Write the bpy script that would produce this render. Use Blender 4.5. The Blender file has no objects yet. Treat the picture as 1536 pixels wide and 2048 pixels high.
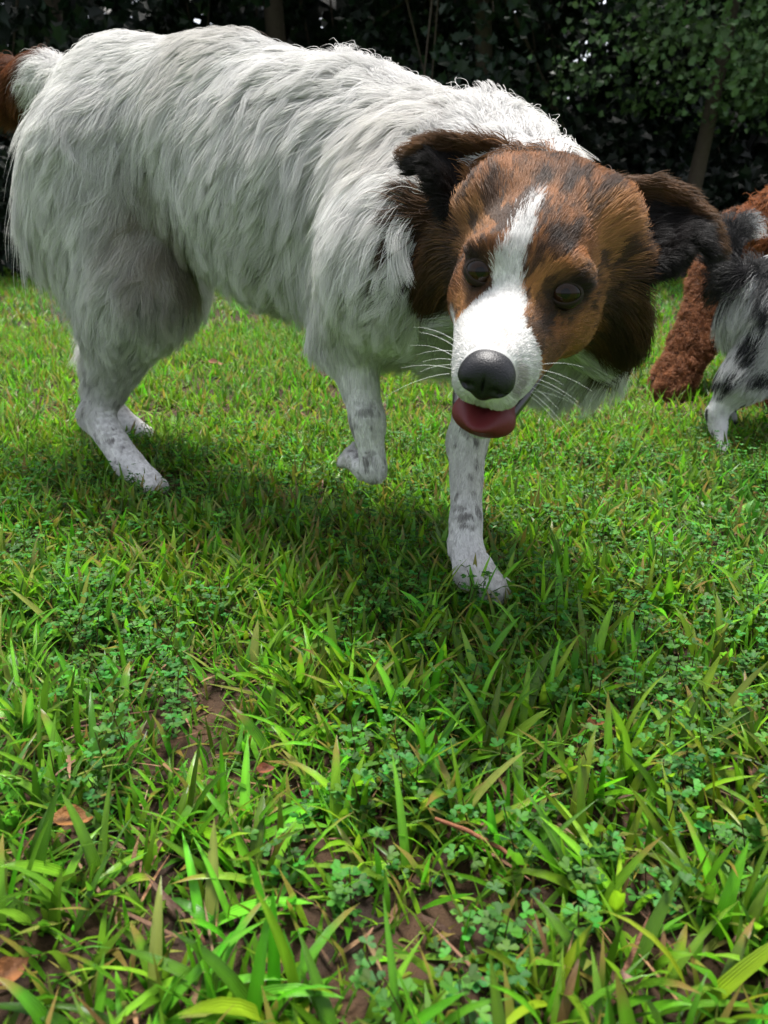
import bpy, math, random
import numpy as np
from mathutils import Vector, Matrix, kdtree

R = math.radians
S = bpy.context.scene
C = S.collection

# ------------------------------------------------------------------ camera, sky, sun, exposure
CAM_H, PITCH, FPX = 0.36, 19.5, 1538.0           # FPX: focal length in pixels of the 1536x2048 photograph
cam = bpy.data.cameras.new('camera')
cam.sensor_fit = 'VERTICAL'; cam.sensor_height = 36.0; cam.lens = FPX / 2048 * 36.0
cam.clip_start = 0.02; cam.clip_end = 400
cam.dof.use_dof = True; cam.dof.focus_distance = 0.75; cam.dof.aperture_fstop = 11
camo = bpy.data.objects.new('camera', cam); C.objects.link(camo)
camo.location = (0, 0, CAM_H); camo.rotation_euler = (R(90 - PITCH), 0, 0)
S.camera = camo

SUN_EL, SUN_AZ = 72.0, 8.0                        # the bright part of the overcast sky, behind the dog
w = bpy.data.worlds.new('World'); S.world = w; w.use_nodes = True
wn, wl = w.node_tree.nodes, w.node_tree.links
sky = wn.new('ShaderNodeTexSky'); sky.sky_type = 'NISHITA'; sky.sun_disc = False
sky.sun_elevation = R(SUN_EL); sky.sun_rotation = R(SUN_AZ); sky.dust_density = 4.0; sky.air_density = 1.0
hs = wn.new('ShaderNodeHueSaturation'); hs.inputs['Saturation'].default_value = 0.40   # cloud veil: little blue
wl.new(sky.outputs[0], hs.inputs['Color']); wl.new(hs.outputs[0], wn['Background'].inputs[0])
wn['Background'].inputs[1].default_value = 0.055
sun = bpy.data.lights.new('sun', 'SUN'); sun.energy = 1.5; sun.angle = R(18); sun.color = (1, .97, .92)
suno = bpy.data.objects.new('sun', sun); C.objects.link(suno)
_d = Vector((math.sin(R(SUN_AZ)) * math.cos(R(SUN_EL)), math.cos(R(SUN_AZ)) * math.cos(R(SUN_EL)), math.sin(R(SUN_EL))))
suno.rotation_euler = _d.to_track_quat('Z', 'Y').to_euler(); suno.location = _d * 20
S.view_settings.view_transform = 'Standard'; S.view_settings.look = 'None'
S.view_settings.exposure = 2.65; S.view_settings.gamma = 1
S.cycles_curves.shape = 'RIBBONS'; S.cycles_curves.subdivisions = 2
S.cycles.max_bounces = 8; S.cycles.diffuse_bounces = 4; S.cycles.transparent_max_bounces = 8
S.cycles.use_denoising = True

# ------------------------------------------------------------------ helpers
_cp, _sp = math.cos(R(PITCH)), math.sin(R(PITCH))
VF = np.array([0, _cp, -_sp]); VU = np.array([0, _sp, _cp]); VR = np.array([1., 0, 0]); VC = np.array([0, 0, CAM_H])
def at(u, v, d):                                   # a point at depth d on the sight line of photo pixel (u, v)
    return VC + d * (VF + (u - 768) / FPX * VR - (v - 1024) / FPX * VU)
def nrm(a):
    a = np.asarray(a, float); return a / (np.linalg.norm(a, axis=-1, keepdims=True) + 1e-9)
def sst(a, b, x):
    t = np.clip((x - a) / (b - a), 0, 1); return t * t * (3 - 2 * t)
def lerp(a, b, t):
    t = np.asarray(t)
    return np.asarray(a) * (1 - t[..., None]) + np.asarray(b) * t[..., None]
def noise(p, scale, seed=0):                       # value noise in 0..1 on points (N,3)
    q = np.asarray(p) * scale + seed * 17.37
    i = np.floor(q).astype(np.int64); f = q - i; f = f * f * (3 - 2 * f)
    def h(di, dj, dk):
        n = (i[:, 0] + di) * 374761393 + (i[:, 1] + dj) * 668265263 + (i[:, 2] + dk) * 2147483647 + seed * 1013904223
        n = (n ^ (n >> 13)) * 1274126177; n = n ^ (n >> 16)
        return (n & 0xffffff) / float(0xffffff)
    r = 0
    for a in (0, 1):
        for b in (0, 1):
            for c in (0, 1):
                r = r + h(a, b, c) * (f[:, 0] if a else 1 - f[:, 0]) * (f[:, 1] if b else 1 - f[:, 1]) * (f[:, 2] if c else 1 - f[:, 2])
    return r
def mesh_from(name, V, F, col=None, smooth=True):  # F: list of int arrays (n,3)/(n,4)
    me = bpy.data.meshes.new(name)
    V = np.asarray(V, np.float32)
    F = [np.asarray(f, np.int32) for f in F if len(f)]
    loops = np.concatenate([f.ravel() for f in F]); tot = np.concatenate([np.full(len(f), f.shape[1], np.int32) for f in F])
    st = np.concatenate([[0], np.cumsum(tot)[:-1]]).astype(np.int32)
    me.vertices.add(len(V)); me.vertices.foreach_set('co', V.ravel())
    me.loops.add(len(loops)); me.loops.foreach_set('vertex_index', loops)
    me.polygons.add(len(tot)); me.polygons.foreach_set('loop_start', st); me.polygons.foreach_set('loop_total', tot)
    me.update(calc_edges=True); me.validate()
    me.polygons.foreach_set('use_smooth', np.full(len(me.polygons), smooth))
    if col is not None:
        a = me.attributes.new('col', 'FLOAT_COLOR', 'POINT')
        c4 = np.ones((len(V), 4), np.float32); c4[:, :3] = col; a.data.foreach_set('color', c4.ravel())
    return me
def link(name, data, mat, parent=None, local=False, **props):
    o = bpy.data.objects.new(name, data); C.objects.link(o)
    if mat is not None: data.materials.append(mat)
    if parent is not None:
        o.parent = parent
        if not local:
            q = parent
            while q.parent is not None: q = q.parent
            if q == parent: o.matrix_parent_inverse = Matrix.Translation(-Vector(parent.location))
    for k, v in props.items(): o[k] = v
    return o
def empty(name, loc, **props):
    o = bpy.data.objects.new(name, None); C.objects.link(o); o.location = loc; o.empty_display_size = .05
    for k, v in props.items(): o[k] = v
    return o
def tube(path, rad, n=8):                          # tapered tube along a path -> V, F
    path = np.asarray(path, float); m = len(path); rad = np.broadcast_to(rad, (m,))
    t = nrm(np.gradient(path, axis=0)); ref = np.array([.31, .17, .93]) if abs(t[0][2]) < .9 else np.array([.93, .2, .1])
    a = nrm(np.cross(t, ref)); b = np.cross(t, a)
    th = np.linspace(0, 2 * np.pi, n, endpoint=False)
    V = path[:, None] + rad[:, None, None] * (np.cos(th)[None, :, None] * a[:, None] + np.sin(th)[None, :, None] * b[:, None])
    i = np.arange(m - 1)[:, None]; j = np.arange(n)[None]; k = (j + 1) % n
    F = np.stack([i * n + j, i * n + k, (i + 1) * n + k, (i + 1) * n + j], -1).reshape(-1, 4)
    return V.reshape(-1, 3), F
def join(parts):                                   # [(V,F),...] -> V,F
    off = 0; Vs = []; Fs = []
    for V, F in parts: Vs.append(V); Fs.append(F + off); off += len(V)
    return np.concatenate(Vs), np.concatenate(Fs)

def material(name, color=(.5, .5, .5), rough=.6, spec=.3, attr=None, build=None):
    m = bpy.data.materials.new(name); m.use_nodes = True
    nt = m.node_tree; b = nt.nodes['Principled BSDF']
    b.inputs['Base Color'].default_value = (*color, 1); b.inputs['Roughness'].default_value = rough
    b.inputs['Specular IOR Level'].default_value = spec
    if attr:
        a = nt.nodes.new('ShaderNodeAttribute'); a.attribute_name = attr
        nt.links.new(a.outputs['Color'], b.inputs['Base Color'])
    if build: build(nt, b)
    return m
def add_bump(scale, strength, dist=.002, detail=4):
    def f(nt, b):
        n = nt.nodes.new('ShaderNodeTexNoise'); n.inputs['Scale'].default_value = scale; n.inputs['Detail'].default_value = detail
        tc = nt.nodes.new('ShaderNodeTexCoord'); nt.links.new(tc.outputs['Object'], n.inputs['Vector'])
        u = nt.nodes.new('ShaderNodeBump'); u.inputs['Strength'].default_value = strength; u.inputs['Distance'].default_value = dist
        nt.links.new(n.outputs['Fac'], u.inputs['Height']); nt.links.new(u.outputs[0], b.inputs['Normal'])
    return f
def translucent(fac, gain=1.0):                    # thin leaf / hair: part of the light comes through
    def f(nt, b):
        src = b.inputs['Base Color'].links[0].from_socket
        t = nt.nodes.new('ShaderNodeBsdfTranslucent'); mx = nt.nodes.new('ShaderNodeMixShader'); mx.inputs[0].default_value = fac
        nt.links.new(src, t.inputs['Color'])
        nt.links.new(b.outputs[0], mx.inputs[1]); nt.links.new(t.outputs[0], mx.inputs[2])
        nt.links.new(mx.outputs[0], nt.nodes['Material Output'].inputs['Surface'])
    return f

M = {}
M['fur'] = material('fur', rough=.55, spec=.25, attr='col', build=translucent(.3))
M['skin'] = material('skin', rough=.9, spec=.1, attr='col')
M['grass'] = material('grass', rough=.30, spec=.5, attr='col', build=translucent(.42))
def _veins(m):
    nt = m.node_tree; b = nt.nodes['Principled BSDF']; src = b.inputs['Base Color'].links[0].from_socket
    a = nt.nodes.new('ShaderNodeAttribute'); a.attribute_name = 'across'
    mu = nt.nodes.new('ShaderNodeMath'); mu.operation = 'MULTIPLY'; mu.inputs[1].default_value = 22
    si = nt.nodes.new('ShaderNodeMath'); si.operation = 'SINE'
    bu = nt.nodes.new('ShaderNodeBump'); bu.inputs['Strength'].default_value = .5; bu.inputs['Distance'].default_value = .0005
    mr = nt.nodes.new('ShaderNodeMapRange'); mr.inputs[1].default_value = -1; mr.inputs[3].default_value = .78; mr.inputs[4].default_value = 1.15
    mx = nt.nodes.new('ShaderNodeMix'); mx.data_type = 'RGBA'; mx.blend_type = 'MULTIPLY'; mx.inputs[0].default_value = 1
    L_ = nt.links.new; L_(a.outputs['Fac'], mu.inputs[0]); L_(mu.outputs[0], si.inputs[0]); L_(si.outputs[0], bu.inputs['Height']); L_(bu.outputs[0], b.inputs['Normal'])
    L_(si.outputs[0], mr.inputs[0]); L_(src, mx.inputs[6]); L_(mr.outputs[0], mx.inputs[7]); L_(mx.outputs[2], b.inputs['Base Color'])
_veins(M['grass'])
M['clover'] = material('clover', rough=.55, spec=.18, attr='col', build=translucent(.35))
M['leaf'] = material('leaf', rough=.45, spec=.4, attr='col', build=translucent(.35))
M['litter'] = material('litter', rough=.7, spec=.2, attr='col', build=add_bump(350, .8, .002))
M['bark'] = material('bark', (.06, .045, .035), .9, .2, build=add_bump(30, .8, .02))
M['nose'] = material('nose', (.008, .008, .010), .42, .28, build=add_bump(900, .5, .0008, 2))
M['tongue'] = material('tongue', (.105, .015, .018), .5, .25, build=add_bump(1200, .4, .0006, 2))
M['lip'] = material('lip', (.015, .012, .012), .3, .5)
M['eye'] = material('eye', (.013, .006, .003), .05, .2)
M['lid'] = material('lid', (.020, .013, .010), .7, .15)
M['eyeball'] = material('eyeball', rough=.03, spec=.2, attr='col')
M['iris'] = material('iris', (.07, .028, .01), .25, .5)
M['water'] = material('water', (1, 1, 1), .0, .5)
M['water'].node_tree.nodes['Principled BSDF'].inputs['Transmission Weight'].default_value = 1
M['water'].node_tree.nodes['Principled BSDF'].inputs['IOR'].default_value = 1.33

# ------------------------------------------------------------------ ground
def ground_h(x, y):
    p = np.stack([x, y, np.zeros_like(x)], -1).reshape(-1, 3)
    h = (noise(p, 3.0, 1) - .5) * .022 + (noise(p, 11.0, 2) - .5) * .012 + (noise(p, 40.0, 3) - .5) * .006
    return h.reshape(x.shape) * 1.0
def make_ground():
    def axis(lo, hi, step, far):
        a = np.arange(lo, hi + 1e-6, step); out = [a]
        ext = np.array([.05, .15, .4, 1, 2, 4, 8, 16, 40, far])
        return np.concatenate([(lo - ext)[::-1], a, hi + ext])
    xs = axis(-1.0, 1.1, .017, 120); ys = axis(.1, 2.6, .017, 120)
    X, Y = np.meshgrid(xs, ys, indexing='ij'); Z = ground_h(X, Y)
    V = np.stack([X, Y, Z], -1).reshape(-1, 3); ny = len(ys)
    i, j = np.meshgrid(np.arange(len(xs) - 1), np.arange(ny - 1), indexing='ij'); i = i.ravel(); j = j.ravel()
    F = np.stack([i * ny + j, (i + 1) * ny + j, (i + 1) * ny + j + 1, i * ny + j + 1], -1)
    def soil(nt, b):
        tc = nt.nodes.new('ShaderNodeTexCoord')
        n = nt.nodes.new('ShaderNodeTexNoise'); n.inputs['Scale'].default_value = 25; n.inputs['Detail'].default_value = 8
        nt.links.new(tc.outputs['Object'], n.inputs['Vector'])
        cr = nt.nodes.new('ShaderNodeValToRGB'); e = cr.color_ramp.elements
        e[0].position = .35; e[0].color = (.012, .006, .003, 1); e[1].position = .7; e[1].color = (.05, .026, .012, 1)
        nt.links.new(n.outputs['Fac'], cr.inputs[0])
        sx = nt.nodes.new('ShaderNodeSeparateXYZ'); nt.links.new(tc.outputs['Object'], sx.inputs[0])
        def mth(op, a, b_=None):
            q = nt.nodes.new('ShaderNodeMath'); q.operation = op
            for k_, v_ in enumerate((a, b_)):
                if v_ is None: continue
                if isinstance(v_, (int, float)): q.inputs[k_].default_value = v_
                else: nt.links.new(v_, q.inputs[k_])
            return q.outputs[0]
        edge = mth('SUBTRACT', mth('ABSOLUTE', sx.outputs[0]), mth('MULTIPLY_ADD', sx.outputs[1], .68))
        for nd in nt.nodes:
            if nd.type == 'MATH' and nd.operation == 'MULTIPLY_ADD': nd.inputs[2].default_value = .80
        out_ = mth('MAXIMUM', mth('GREATER_THAN', edge, 0.0), mth('LESS_THAN', sx.outputs[1], .12)); out_ = mth('MAXIMUM', out_, mth('GREATER_THAN', sx.outputs[1], 9.2))
        c2 = nt.nodes.new('ShaderNodeValToRGB'); e2 = c2.color_ramp.elements
        e2[0].position = .3; e2[0].color = (.025, .06, .008, 1); e2[1].position = .7; e2[1].color = (.09, .19, .015, 1); nt.links.new(n.outputs['Fac'], c2.inputs[0])
        mx = nt.nodes.new('ShaderNodeMix'); mx.data_type = 'RGBA'; nt.links.new(out_, mx.inputs[0]); nt.links.new(cr.outputs[0], mx.inputs[6]); nt.links.new(c2.outputs[0], mx.inputs[7])
        nt.links.new(mx.outputs[2], b.inputs['Base Color'])
        n2 = nt.nodes.new('ShaderNodeTexNoise'); n2.inputs['Scale'].default_value = 160; n2.inputs['Detail'].default_value = 6
        nt.links.new(tc.outputs['Object'], n2.inputs['Vector'])
        u = nt.nodes.new('ShaderNodeBump'); u.inputs['Strength'].default_value = .9; u.inputs['Distance'].default_value = .006
        nt.links.new(n2.outputs['Fac'], u.inputs['Height']); nt.links.new(u.outputs[0], b.inputs['Normal'])
    link('ground', mesh_from('ground', V, [F]), material('soil', rough=.8, spec=.2, build=soil), kind='structure',
         label='damp dark brown soil under the grass', category='ground')
make_ground()

# ------------------------------------------------------------------ grass, clover, litter
def half_w(y): return .85 + .68 * y                # half width of the strip the photo can see, with a wide margin
def scatter(rng, n, y0, y1):
    y = rng.uniform(y0 ** 2, y1 ** 2, n) ** .5     # even density on a widening strip
    x = rng.uniform(-1, 1, n) * half_w(y); return x, y
def tuft_field(x, y, scale, seed):
    return noise(np.stack([x, y, np.zeros_like(x)], -1), scale, seed)
def blades(rng, x, y, L, W, tilt, bend, az, col, seg=4, fold=.35, flat=False):
    n = len(x); s = np.linspace(0, 1, seg + 1)
    z = ground_h(x, y) - .004
    out = np.stack([np.cos(az), np.sin(az), np.zeros(n)], -1); side = np.stack([-np.sin(az), np.cos(az), np.zeros(n)], -1)
    ang = tilt[:, None] + bend[:, None] * s[None] ** 1.3           # angle from vertical
    dl = L[:, None] / seg
    hor = np.concatenate([np.zeros((n, 1)), np.cumsum(np.sin(ang[:, :-1]) * dl, 1)], 1)
    ver = np.concatenate([np.zeros((n, 1)), np.cumsum(np.cos(ang[:, :-1]) * dl, 1)], 1)
    P = np.stack([x, y, z], -1)[:, None] + hor[..., None] * out[:, None] + ver[..., None] * np.array([0, 0, 1.])
    twist = rng.normal(0, .5, n)[:, None] * s[None]
    nr = np.cos(ang)[..., None] * -out[:, None] + np.sin(ang)[..., None] * np.array([0, 0, 1.])
    sd = side[:, None] * np.cos(twist)[..., None] + nr * np.sin(twist)[..., None]
    prof = np.array([np.interp(t, [0, .12, .35, .7, .9, 1], [.6, .9, 1, .72, .36, .02]) for t in s])
    w = W[:, None] * prof[None] * .5
    Lp = P + sd * w[..., None] + nr * (fold * w)[..., None]; Rp = P - sd * w[..., None] + nr * (fold * w)[..., None]
    a = 2 if flat else 3                                            # far and thin blades: one face across, near ones folded
    V = np.stack([Lp, Rp] if flat else [Lp, P, Rp], 2).reshape(-1, 3)
    base = (np.arange(n) * (seg + 1) * a)[:, None, None]; k = np.arange(seg)[None, :, None] * a; c = np.arange(a - 1)[None, None]
    F = np.stack([base + k + c, base + k + c + 1, base + k + c + a + 1, base + k + c + a], -1).reshape(-1, 4)
    cc = np.repeat(col[:, None], seg + 1, 1)
    cc = np.repeat(cc[:, :, None], a, 2)
    if not flat: cc[:, :, 1] *= 1.3
    cc = cc * rng.uniform(.82, 1.18, cc.shape[:3])[..., None]
    return V, F, cc, P
def grass_colors(rng, n, x, y):
    g = np.stack([rng.uniform(.075, .165, n), rng.uniform(.22, .36, n), rng.uniform(.008, .016, n)], -1)
    f = tuft_field(x, y, 2.2, 21)
    g = lerp(g, np.array([.17, .36, .018]), np.clip((f - .5) * 1.2, 0, .6))      # yellower patches
    g = lerp(g, np.array([.04, .19, .025]), np.clip((.45 - f) * 1.6, 0, .5))
    return g
def make_grass():
    rng = np.random.default_rng(5)
    Vs, Fs, Cs, Xs = [], [], [], []; off = 0; drops = []
    def add(V, F, c):
        nonlocal off
        Vs.append(V); Fs.append(F + off); Cs.append(c.reshape(-1, 3)); off += len(V)
    # tufts: several blades from one crown, fanned out
    def tufts(n, y0, y1, per, Lr, Wr, seg, keep, flat=False):
        x, y = scatter(rng, n, y0, y1)
        k = tuft_field(x, y, 6.0, 8) * .5 + tuft_field(x, y, 19.0, 9) * .5
        m = k > keep; x, y = x[m], y[m]; n = len(x)
        c = grass_colors(rng, n, x, y)
        x = np.repeat(x, per); y = np.repeat(y, per); c = np.repeat(c, per, 0); N = len(x)
        c = c * rng.uniform(.42, 1.4, (N, 1)) * rng.uniform(.88, 1.12, (N, 3))
        dry = rng.random(N)
        c = np.where((dry < .03)[:, None], np.array([.19, .11, .045]) * rng.uniform(.35, 1.2, (N, 1)), c)
        c = np.where(((dry > .03) & (dry < .09))[:, None], np.array([.22, .26, .05]) * rng.uniform(.7, 1.1, (N, 1)), c)
        az = rng.uniform(0, 2 * np.pi, N)
        x = x + rng.normal(0, .006, N); y = y + rng.normal(0, .006, N)
        L = rng.uniform(*Lr, N); W = rng.uniform(*Wr, N); L = np.where(dry < .03, L * .6, L); W = np.where(dry < .03, W * .6, W)
        V, F, cc, P = blades(rng, x, y, L, W, rng.uniform(.1, 1.05, N), rng.uniform(.0, 1.4, N), az, c, seg, flat=flat)
        Xs.append(np.tile(np.array([-1, 1] if flat else [-1, 0, 1], np.float32), len(V) // (2 if flat else 3)))
        # brown tips
        tip = (rng.random(N) < .16)
        ccs = cc.copy(); ccs[tip, -2:] = ccs[tip, -2:] * .35 + np.array([.30, .16, .05]) * .65
        add(V, F, ccs); drops.append(P[:, 1:-1].reshape(-1, 3) + np.array([0, 0, .0006]))
    tufts(1650, .12, .78, 6, (.03, .08), (.0035, .0092), 6, .32)
    tufts(12500, .12, .78, 2, (.012, .05), (.0016, .0055), 3, .16, True)
    tufts(11000, .12, .85, 2, (.008, .035), (.0012, .0045), 2, .0, True)
    tufts(14500, .7, 1.5, 4, (.02, .06), (.003, .0075), 3, .18, True)
    tufts(17000, 1.4, 3.2, 4, (.025, .065), (.004, .008), 2, .22, True)
    tufts(22000, 3.0, 9.5, 3, (.03, .09), (.006, .013), 2, .1, True)
    V = np.concatenate(Vs); F = np.concatenate(Fs); col = np.concatenate(Cs)
    gm = mesh_from('grass', V, [F], col); gm.attributes.new('across', 'FLOAT', 'POINT').data.foreach_set('value', np.concatenate(Xs))
    link('grass', gm, M['grass'], kind='stuff', label='bright green wet crabgrass blades covering the field', category='grass')
    # thin dead straw lying near the soil
    x, y = scatter(rng, 12000, .15, 1.8); N = len(x)
    c = np.array([.15, .085, .045]) * rng.uniform(.25, 1.2, (N, 1)) * rng.uniform(.85, 1.15, (N, 3))
    V, F, cc, _ = blades(rng, x, y, rng.uniform(.012, .055, N), rng.uniform(.001, .0035, N), rng.uniform(1.1, 1.5, N), rng.uniform(-.1, .4, N), rng.uniform(0, 6.28, N), c, 3, flat=True)
    V[:, 2] += .008
    link('dead_grass', mesh_from('dead_grass', V, [F], cc.reshape(-1, 3)), M['litter'], kind='stuff', label='brown dead grass straw lying between the green blades', category='dead grass')
    return np.concatenate([d for d in drops[:2] + drops[3:4]])
DROPS = make_grass()

def make_clover():
    rng = np.random.default_rng(11)
    xs, ys = [], []
    for y0, y1, n in ((.12, .8, 2400), (.75, 1.5, 3100), (1.5, 3.0, 700)):
        x, y = scatter(rng, n, y0, y1)
        k = tuft_field(x, y, 3.2, 31) * .65 + tuft_field(x, y, 9.0, 32) * .35
        m = k > .47; xs.append(x[m]); ys.append(y[m])
    x = np.concatenate(xs); y = np.concatenate(ys); n = len(x)
    z = ground_h(x, y)
    H = rng.uniform(.018, .055, n); lean = rng.normal(0, .35, (n, 2))
    nl = 10                                           # leaves to a stem
    # leaflet outline (obovate), unit length
    lo = np.array([[0, 0, 0], [.35, .24, .05], [.72, .34, .04], [1, .0, 0], [.72, -.34, .04], [.35, -.24, .05]])
    lf = np.array([[0, 1, 2, 3], [0, 3, 4, 5]])
    Vs, Fs, Cs = [], [], []; off = 0
    for k in range(nl):
        t = (k + 1) / nl * rng.uniform(.85, 1.1, n)
        p = np.stack([x + lean[:, 0] * H * t, y + lean[:, 1] * H * t, z + H * t], -1)
        az0 = rng.uniform(0, 6.28, n); reach = rng.uniform(.004, .012, n) * (1.2 - .5 * t)
        p = p + np.stack([np.cos(az0) * reach, np.sin(az0) * reach, np.zeros(n)], -1)
        el = rng.uniform(-.1, .55, n); size = rng.uniform(.004, .0072, n)
        base = np.stack([rng.uniform(.022, .06, n), rng.uniform(.10, .19, n), rng.uniform(.012, .024, n)], -1) * rng.uniform(.55, 1.3, (n, 1))
        for q in range(3):
            a = az0 + (q - 1) * rng.uniform(1.1, 1.6, n)
            d = np.stack([np.cos(a) * np.cos(el), np.sin(a) * np.cos(el), np.sin(el)], -1)
            sd = np.stack([-np.sin(a), np.cos(a), np.zeros(n)], -1); up = np.cross(d, sd)
            V = p[:, None] + size[:, None, None] * (lo[None, :, 0:1] * d[:, None] + lo[None, :, 1:2] * sd[:, None] + lo[None, :, 2:3] * up[:, None] * 2)
            F = (np.arange(n) * 6)[:, None, None] + lf[None]
            Vs.append(V.reshape(-1, 3)); Fs.append(F.reshape(-1, 4) + off); off += n * 6
            Cs.append(np.repeat(base[:, None], 6, 1).reshape(-1, 3))
    # stems: flat ribbons crossed
    for sdv in ((.0006, 0, 0), (0, .0006, 0)):
        a = np.stack([x, y, z - .003], -1); b = np.stack([x + lean[:, 0] * H, y + lean[:, 1] * H, z + H], -1); sdv = np.array(sdv)
        V = np.stack([a - sdv, a + sdv, b + sdv * .6, b - sdv * .6], 1).reshape(-1, 3)
        F = (np.arange(n) * 4)[:, None] + np.arange(4)[None]
        Vs.append(V); Fs.append(F + off); off += len(V); Cs.append(np.tile([.05, .03, .015], (len(V), 1)))
    link('clover', mesh_from('clover', np.concatenate(Vs), [np.concatenate(Fs)], np.concatenate(Cs)), M['clover'], kind='stuff',
         label='low clover plants with small three-part leaves growing among the grass', category='clover')
make_clover()

def make_drops():
    rng = np.random.default_rng(3)
    P = DROPS[rng.choice(len(DROPS), 3500, replace=False)]
    r = rng.uniform(.0005, .0013, len(P))
    ph = (1 + 5 ** .5) / 2
    v = nrm(np.array([(-1, ph, 0), (1, ph, 0), (-1, -ph, 0), (1, -ph, 0), (0, -1, ph), (0, 1, ph), (0, -1, -ph), (0, 1, -ph), (ph, 0, -1), (ph, 0, 1), (-ph, 0, -1), (-ph, 0, 1)]))
    f = np.array([(0, 11, 5), (0, 5, 1), (0, 1, 7), (0, 7, 10), (0, 10, 11), (1, 5, 9), (5, 11, 4), (11, 10, 2), (10, 7, 6), (7, 1, 8), (3, 9, 4), (3, 4, 2), (3, 2, 6), (3, 6, 8), (3, 8, 9), (4, 9, 5), (2, 4, 11), (6, 2, 10), (8, 6, 7), (9, 8, 1)])
    V = (P[:, None] + r[:, None, None] * v[None]).reshape(-1, 3); F = ((np.arange(len(P)) * 12)[:, None, None] + f[None]).reshape(-1, 3)
    link('water_droplets', mesh_from('water_droplets', V, [F]), M['water'], kind='stuff', label='tiny clear rain droplets on the grass blades', category='water drops')
make_drops()

# ------------------------------------------------------------------ trees
def leaf_cloud(rng, P, D, size, col):              # lobed leaves at points P, roughly facing D
    n = len(P)
    lo = np.array([[0, 0], [.18, .28], [.05, .62], [.42, .38], [.62, .48], [1, 0], [.62, -.48], [.42, -.38], [.05, -.62], [.18, -.28]], float)
    f3 = np.array([[0, 1, 3], [1, 2, 3], [0, 3, 5], [3, 4, 5], [0, 5, 7], [5, 6, 7], [0, 7, 9], [7, 8, 9]])
    a = nrm(rng.normal(0, 1, (n, 3)) + np.array([0, 0, -.7])); nn = nrm(D + rng.normal(0, .8, (n, 3)))
    a = nrm(a - (a * nn).sum(1, keepdims=True) * nn); b = np.cross(nn, a)
    droop = -.12 * lo[:, 0] ** 2
    V = P[:, None] + size[:, None, None] * (lo[None, :, 0:1] * a[:, None] + lo[None, :, 1:2] * b[:, None] + (np.abs(lo[:, 1]) * .25 + droop)[None, :, None] * nn[:, None])
    F = (np.arange(n) * 10)[:, None, None] + f3[None]
    return V.reshape(-1, 3), F.reshape(-1, 3), np.repeat(col, 10, 0)
def make_tree(loc, height, trunk_r, crown_c, crown_r, n_leaf, leaf, tone, seed, label, lean=(0, 0), low=.3):
    rng = np.random.default_rng(seed)
    root = empty('tree', loc, label=label, category='tree', group='trees of the wood edge')
    h = np.linspace(0, 1, 12); lx, ly = lean
    path = np.stack([lx * h * height + .12 * np.sin(h * 5 + seed), ly * h * height + .1 * np.sin(h * 4 + seed * 2), h * height - .1], -1)
    parts = [tube(path, trunk_r * (1 - .75 * h) * (1 + .5 * np.exp(-h * 20)), 9)]
    cl = []                                          # twig ends where leaf sprays hang
    nb = 16
    for k in range(nb):
        t = rng.uniform(.22, .98); p0 = np.array([np.interp(t, h, path[:, i]) for i in range(3)])
        u = nrm(rng.normal(0, 1, 3)); u[2] = abs(u[2]) * .5
        end = np.array(crown_c) + u * np.array(crown_r) * rng.uniform(.55, .95)
        if rng.random() < .5: end[2] = crown_c[2] - crown_r[2] * rng.uniform(.2, .9)
        s = np.linspace(0, 1, 6)[:, None]
        mid = (p0 + end) / 2 + np.array([0, 0, .25]) * rng.uniform(.2, 1)
        lp = (1 - s) ** 2 * p0 + 2 * s * (1 - s) * mid + s ** 2 * end
        parts.append(tube(lp, trunk_r * .28 * (1 - .8 * s[:, 0]), 5)); cl.append(lp[2:])
    V, F = join(parts); link('trunk', mesh_from('trunk', V, [F]), M['bark'], root, True)
    cl = np.concatenate(cl)
    # leaf sprays: clusters through the crown volume and round the limbs
    ncl = max(40, n_leaf // 26)
    u = nrm(rng.normal(0, 1, (ncl, 3))); rr = rng.uniform(.15, 1, ncl) ** (1 / 3)
    cen = np.array(crown_c) + u * rr[:, None] * np.array(crown_r)
    pick = rng.random(ncl) < .35; cen[pick] = cl[rng.integers(0, len(cl), pick.sum())] + rng.normal(0, .25, (pick.sum(), 3))
    k = noise(cen, .9, seed); cen = cen[k > .40]
    cen = cen[cen[:, 2] > low]; ncl = len(cen)
    idx = rng.integers(0, ncl, n_leaf)
    spread = rng.uniform(.10, .26, ncl)
    P = cen[idx] + rng.normal(0, 1, (n_leaf, 3)) * spread[idx][:, None] * np.array([1, 1, .55])
    P[:, 2] = np.maximum(P[:, 2], .12)
    out = nrm((P - np.array(crown_c)) / np.array(crown_r)) * .6 + np.array([0, -.15, .75])
    g = rng.uniform(.4, 1.4, ncl)[idx][:, None] * rng.uniform(.8, 1.2, (n_leaf, 1))
    col = np.array(tone) * g * rng.uniform(.92, 1.08, (n_leaf, 3))
    V, F, cc = leaf_cloud(rng, P, nrm(out), rng.uniform(.5, 1.25, n_leaf) * leaf, col)
    link('crown', mesh_from('crown', V, [F], cc, smooth=False), M['leaf'], root, True)
    return root
DK, MD, LT = (.006, .016, .007), (.009, .024, .009), (.09, .165, .055)  # leaf tones carry light and shade: near-black for shaded wood, pale for lit crowns
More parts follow.
